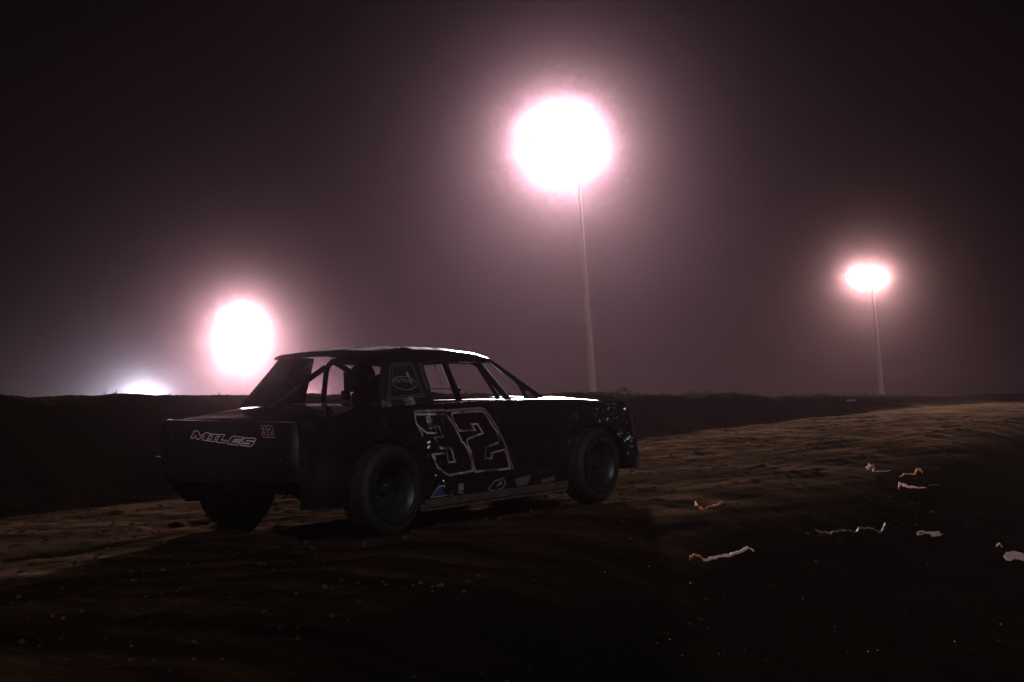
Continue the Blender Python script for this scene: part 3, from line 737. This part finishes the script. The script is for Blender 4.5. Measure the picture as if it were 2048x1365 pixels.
def weeds():
    mb = MB(); r = random.Random(8)
    for i in range(1500):
        s = r.uniform(-5, 30); n = float(berm_n(np.array([s]))[0]) + r.uniform(.8, 2.2)
        x = CAR_T.x + s*EX[0] + n*EY[0]; y = CAR_T.y + s*EX[1] + n*EY[1]; z = ground_z(x, y)
        big = r.random() < .12
        h = r.uniform(.01,.03)*(1+ (1.6 if big else 0))
        for k in range(4 if big else 2):
            a = r.uniform(0, 6.28); dx, dy = math.cos(a)*h*.5, math.sin(a)*h*.5; w = h*.2
            mb.add([(x-dy*w/h, y+dx*w/h, z-.01), (x+dy*w/h, y-dx*w/h, z-.01), (x+dx, y+dy, z+h)], [(0,1,2)])
    o = mesh_obj('weeds', mb.v, mb.f, M['bush']); tag(o, 'tiny dark weeds growing along the berm top', 'weeds', kind='stuff')
weeds()

# ------------------------------------------------------------------ litter and stone chips on the bank
def ray_ground(u, v):
    d = pix_dir(u, v); p = Vector((0,0,CAM_Z)); k = np.concatenate([np.arange(2, 18, .03), np.arange(18, 120, .15)])
    x = d.x*k; y = d.y*k; dx = x - CAR_T.x; dy = y - CAR_T.y
    z = terrain(dx*EX[0]+dy*EX[1], dx*EY[0]+dy*EY[1])[0]
    h = np.nonzero(CAM_Z + d.z*k <= z)[0]
    return p + d*float(k[h[0]] if len(h) else 120)
def strip(name, px, w, m, label, cat, lift=None, twist=None, group='scraps littering the dark bank'):
    """a bent strip of thin stuff lying along the given points of the bank"""
    g = [ray_ground(u, v) for u, v, *_ in px]
    root = g[len(g)//2].copy()
    P = []
    for i, p in enumerate(g):
        h = px[i][2] if len(px[i]) > 2 else 0.
        P.append(Vector((p.x, p.y, ground_z(p.x, p.y) + .006 + h*.45)))
    # smooth subdivide
    Q = []
    for i in range(len(P)-1):
        a, b, c, d = P[max(i-1,0)], P[i], P[i+1], P[min(i+2,len(P)-1)]
        for k in range(4):
            t = k/4; Q.append(.5*((2*b)+(c-a)*t+(2*a-5*b+4*c-d)*t*t+(3*b-a-3*c+d)*t**3))
    Q.append(P[-1]); V = []; Fc = []; n = len(Q); jr = random.Random(int(px[0][0]))
    jw = [(jr.uniform(.65,1.3), jr.uniform(.65,1.25), jr.uniform(-.35,.35), jr.uniform(-.006,.009)) for _ in Q]
    Q = [q + Vector((jr.uniform(-.004,.004), jr.uniform(-.004,.004), jw[i][3])) for i, q in enumerate(Q)]
    for l in (0, .004):
        for i, q in enumerate(Q):
            t = i/(n-1); d = (Q[min(i+1,n-1)]-Q[max(i-1,0)]).normalized()
            tw = (twist(t) if twist else .5) + jw[i][2]
            side = Vector((-d.y, d.x, 0)).normalized(); upv = Vector((0,0,1))
            ww = (w(t) if callable(w) else w)*.62
            off = (side*math.cos(tw) + upv*math.sin(tw))*ww
            nrm = d.cross(off).normalized()*l
            V += [q - off*.25*jw[i][0] + nrm - root, q + off*.4 + nrm*1.2 - root + Vector((0,0,.3*ww*jw[i][1]-.12*ww)), q + off*.9*jw[i][1] + nrm - root]
    m3 = n*3
    for i in range(n-1):
        for j in range(2):
            a = i*3+j
            Fc.append((a, a+3, a+4, a+1)); Fc.append((m3+a, m3+a+1, m3+a+4, m3+a+3))
        Fc.append((i*3, m3+i*3, m3+i*3+3, i*3+3)); Fc.append((i*3+2, i*3+5, m3+i*3+5, m3+i*3+2))
    Fc.append((0,1,m3+1,m3)); Fc.append((1,2,m3+2,m3+1)); e = (n-1)*3
    Fc.append((e,m3+e,m3+e+1,e+1)); Fc.append((e+1,m3+e+1,m3+e+2,e+2))
    o = mesh_obj(name, V, Fc, m, auto=.35); o.location = root
    return tag(o, label, cat, group)
S_ = 'plastic_scrap'
strip(S_, [(1390,1012,.03),(1396,1021,.0),(1409,1021,.0)], lambda t: .05*(1-.4*t), M['tan'], 'crinkled orange scrap, broad end of the piece lying beside the car front tyre', 'scrap', twist=lambda t: 1.2)
strip(S_, [(1411,1020),(1420,1017),(1434,1013),(1447,1009,.01)], lambda t: .022+.01*t, M['tan'], 'narrow orange strip reaching right from the crinkled orange scrap', 'scrap', twist=lambda t: .9)
strip(S_, [(1378,1124),(1384,1118,.02),(1398,1117,.015),(1404,1122)], .022, M['tan'], 'brown curled scrap at the left end of the long pale strip', 'scrap', twist=lambda t: 1.3)
strip(S_, [(1407,1126),(1430,1121),(1460,1114),(1480,1108,.004),(1497,1103,.02),(1508,1106,.015)], lambda t: .036 if t < .75 else .036-.05*(t-.75), M['paper'], 'long straight pale pink strip, the brightest scrap on the bank', 'scrap', twist=lambda t: 1.0 - .5*t)
strip(S_, [(1734,944,.02),(1742,938,.06),(1748,945,.0)], .055, M['paper'], 'pale crumpled scrap standing up at the upper left of the bank', 'scrap', twist=lambda t: 1.2)
strip(S_, [(1750,945),(1762,945),(1780,944)], lambda t: .016*(1-.5*t), M['paper'], 'thin pale tail trailing right from the crumpled scrap', 'scrap')
strip(S_, [(1800,956),(1812,951),(1828,952,.01),(1836,946,.05),(1845,950,.03)], lambda t: .02+.035*t, M['tan'], 'golden brown scrap curling up at its right end', 'scrap', twist=lambda t: .6+.9*t)
strip(S_, [(1797,981,.02),(1801,974,.03),(1812,976,.01),(1832,979),(1852,978)], lambda t: .05*math.sin(math.pi*min(1,.12+t*.85))+.004, M['paper'], 'pink swoosh-shaped scrap with a tapering tail', 'scrap', twist=lambda t: 1.0)
strip(S_, [(1856,974),(1866,972),(1879,973)], .01, M['greyscrap'], 'tiny grey sliver right of the pink swoosh-shaped scrap', 'scrap')
strip(S_, [(1630,1064),(1655,1070),(1672,1068),(1694,1065),(1712,1067,.0),(1720,1062,.02),(1740,1062,.02),(1755,1066,.01),(1764,1066),(1772,1055,.05)], lambda t: .018+.014*abs(math.sin(9*t)), M['greyscrap'], 'long twisted dull grey strip with its right tip turned up', 'scrap', twist=lambda t: .6+.8*math.sin(11*t))
def flat_piece(name, loop, m, label, cat, thick=.006, tilt=.25):
    """a flat cut-out lying on the bank"""
    c = ray_ground(sum(p[0] for p in loop)/len(loop), sum(p[1] for p in loop)/len(loop))
    pts = []
    for u, v in loop:
        q = ray_ground(u, v) - c; pts.append((q.x, q.y))
    V = []; Fc = []; n = len(pts)
    gx = (ground_z(c.x+.1, c.y)-ground_z(c.x-.1, c.y))/.2; gy = (ground_z(c.x, c.y+.12)-ground_z(c.x, c.y-.12))/.24
    for h in (0, thick):
        V += [(x, y, gx*x + (gy-tilt*.0)*y + .02 + h) for x, y in pts]
    tr = tessellate_polygon([[Vector((x, y, 0)) for x, y in pts]])
    Fc = [tuple(t) for t in tr] + [tuple(n+i for i in t[::-1]) for t in tr] + [(i, (i+1)%n, n+(i+1)%n, n+i) for i in range(n)]
    o = mesh_obj(name, V, Fc, m, auto=.5); o.location = c
    return tag(o, label, cat, 'scraps littering the dark bank')
flat_piece(S_, [(1833,1071),(1836,1067),(1848,1067),(1851,1069),(1879,1069),(1879,1073),(1885,1073),(1880,1076),(1868,1078),(1863,1079),(1860,1073),(1850,1073),(1846,1070),(1838,1070),(1840,1073),(1848,1072.5),(1848,1074),(1836,1074)], M['paper'], 'pale flat key-shaped scrap right of the twisted grey strip', 'scrap')
flat_piece(S_, [(2007,1117),(2012,1110),(2028,1108),(2046,1112),(2050,1120),(2050,1126),(2040,1124),(2028,1122),(2022,1127),(2012,1126)], M['paper'], 'broad rounded pale scrap at the right edge of the picture', 'scrap')
strip(S_, [(1994,1096),(1998,1092,.02),(2004,1097)], .022, M['paper'], 'small folded scrap above the broad rounded pale scrap', 'scrap', twist=lambda t: 1.2)
strip(S_, [(398,1001),(406,1000)], .03, M['paper'], 'small pale scrap on the dirt left of the rear tyre', 'scrap', twist=lambda t: 1.2)
strip(S_, [(1693,804),(1712,803)], .06, M['greyscrap'], 'far off grey scrap on the dark rise before the right pole', 'scrap', twist=lambda t: 1.3)
def chips():
    mb = MB(); r = random.Random(4)
    for i in range(150):
        u = r.uniform(1180, 2040); v = r.uniform(1010, 1340)
        if v < 1030 + (1320-u)*.0 - (u-1320)*.16 + 20: continue
        q = ray_ground(u, v) if i % 2 == 0 else None
        if q is None: continue
        s = r.uniform(.0015,.005)*(2.2 if r.random() < .15 else 1); z = ground_z(q.x, q.y)
        ico = [(1,0,-.3),(-.6,.8,-.3),(-.5,-.9,-.3),(.1,.1,.9),(.7,.6,.4),(-.8,0,.5)]
        a = r.uniform(0,6.28)
        v8 = [(q.x + s*(p[0]*math.cos(a)-p[1]*math.sin(a)), q.y + s*(p[0]*math.sin(a)+p[1]*math.cos(a))*.8, z + s*.7 + s*p[2]) for p in ico]
        mb.add(v8, [(0,1,2),(0,4,1),(4,3,1),(1,3,5),(1,5,2),(2,5,3),(2,3,4),(2,4,0)])
    o = mesh_obj('gravel', mb.v, mb.f, M['pebble']); tag(o, 'pale stone chips scattered over the dark bank', 'gravel', kind='stuff')
chips()

def clods():
    r = np.random.default_rng(12); N = 12000
    s = r.uniform(0, 1, N)**1.5*26 - 5.5; n = r.uniform(-4.2, 4.6, N)
    keep = (n > edge_n(s) - 1.2) & (n < berm_n(s) + .4) & (vn(s*.7, n*1.6, 61) + vn(s*3, n*4, 62) > -.12)
    s = s[keep]; n = n[keep]; z = terrain(s, n)[0]
    X = CAR_T.x + s*EX[0] + n*EY[0]; Y = CAR_T.y + s*EX[1] + n*EY[1]
    base = np.array([(1,0,-.3),(-.6,.8,-.3),(-.5,-.9,-.3),(.1,.1,.9),(.7,.6,.45),(-.8,0,.5),(.2,-.8,.5)])
    F8 = [(0,1,2),(0,4,1),(4,3,1),(1,3,5),(1,5,2),(2,5,3),(2,3,6),(2,6,0),(6,3,4),(6,4,0)]
    mb = MB()
    for i in range(len(s)):
        sz = .004 + .022*r.random()**5; a = r.uniform(0, 6.28); c, d = math.cos(a), math.sin(a)
        b = base*(1 + r.uniform(-.3, .3, base.shape))*sz
        mb.add([(X[i]+p[0]*c-p[1]*d, Y[i]+p[0]*d+p[1]*c, z[i]+p[2]*.8) for p in b], F8)
    o = mesh_obj('dirt_clods', mb.v, mb.f, M['clod']); tag(o, 'loose dirt crumbs scattered over the track', 'dirt clods', kind='stuff')
M['clod'] = mat('crumbled_red_dirt', (.075,.044,.026), .95, spec=0., vary=((.020,.012,.007), 3, .4, .6))
clods()

# ------------------------------------------------------------------ haze
hb = MB().box(-620, 560, -470, 700, -9, 14.2)
haze = mesh_obj('haze', hb.v, hb.f)
tag(haze, 'thin night haze glowing round the floodlights', 'haze', kind='stuff')
hm = bpy.data.materials.new('night_haze'); hm.use_nodes = True
nt = hm.node_tree; nt.nodes.clear()
out = nt.nodes.new('ShaderNodeOutputMaterial')
last = None
for hcol, dens, ani in (((1,.98,.99), 0.95e-4, .991), ((1,.78,.85), 1.9e-5, .955), ((1,.36,.50), 1.5e-4, .15)):   # thin droplet haze: forward, middle and wide scatter
    v = nt.nodes.new('ShaderNodeVolumePrincipled')
    v.inputs['Color'].default_value = (*hcol, 1); v.inputs['Density'].default_value = dens; v.inputs['Anisotropy'].default_value = ani
    if last is None: last = v
    else:
        ad = nt.nodes.new('ShaderNodeAddShader'); nt.links.new(last.outputs[0], ad.inputs[0]); nt.links.new(v.outputs[0], ad.inputs[1]); last = ad
nt.links.new(last.outputs[0], out.inputs['Volume'])
hm.cycles.volume_sampling = 'MULTIPLE_IMPORTANCE'
haze.data.materials.append(hm)

# ------------------------------------------------------------------ night sky and an assumed faint moon
w = bpy.data.worlds.new('World'); scene.world = w; w.use_nodes = True
wt = w.node_tree; bg = wt.nodes['Background']
sky = wt.nodes.new('ShaderNodeTexSky'); sky.sky_type = 'NISHITA'; sky.sun_disc = False
sky.sun_elevation = math.radians(-3.0); sky.sun_rotation = math.radians(-4.0); sky.dust_density = 4
bw = wt.nodes.new('ShaderNodeRGBToBW'); tint = wt.nodes.new('ShaderNodeVectorMath'); tint.operation = 'SCALE'; tint.inputs[0].default_value = (1,.58,.68)
wt.links.new(sky.outputs[0], bw.inputs[0]); wt.links.new(bw.outputs[0], tint.inputs['Scale']); wt.links.new(tint.outputs[0], bg.inputs['Color'])
bg.inputs['Strength'].default_value = .003
sd = bpy.data.lights.new('assumed_moon', 'SUN'); sd.energy = .72; sd.angle = math.radians(.5); sd.color = (1,.97,.97)  # unseen lamp, assumed and added for the faint light from the camera side
so = bpy.data.objects.new('assumed_moon', sd); col.objects.link(so)
so.rotation_euler = Vector((.16,-.86,.48)).to_track_quat('Z', 'Y').to_euler()

scene.view_settings.view_transform = 'Standard'; scene.view_settings.look = 'None'
scene.view_settings.exposure = 0; scene.view_settings.gamma = 1
scene.render.engine = 'CYCLES'
cy = scene.cycles
cy.use_denoising = True; cy.volume_bounces = 0; cy.max_bounces = 6; cy.caustics_reflective = False; cy.caustics_refractive = False
cy.sample_clamp_indirect = 6
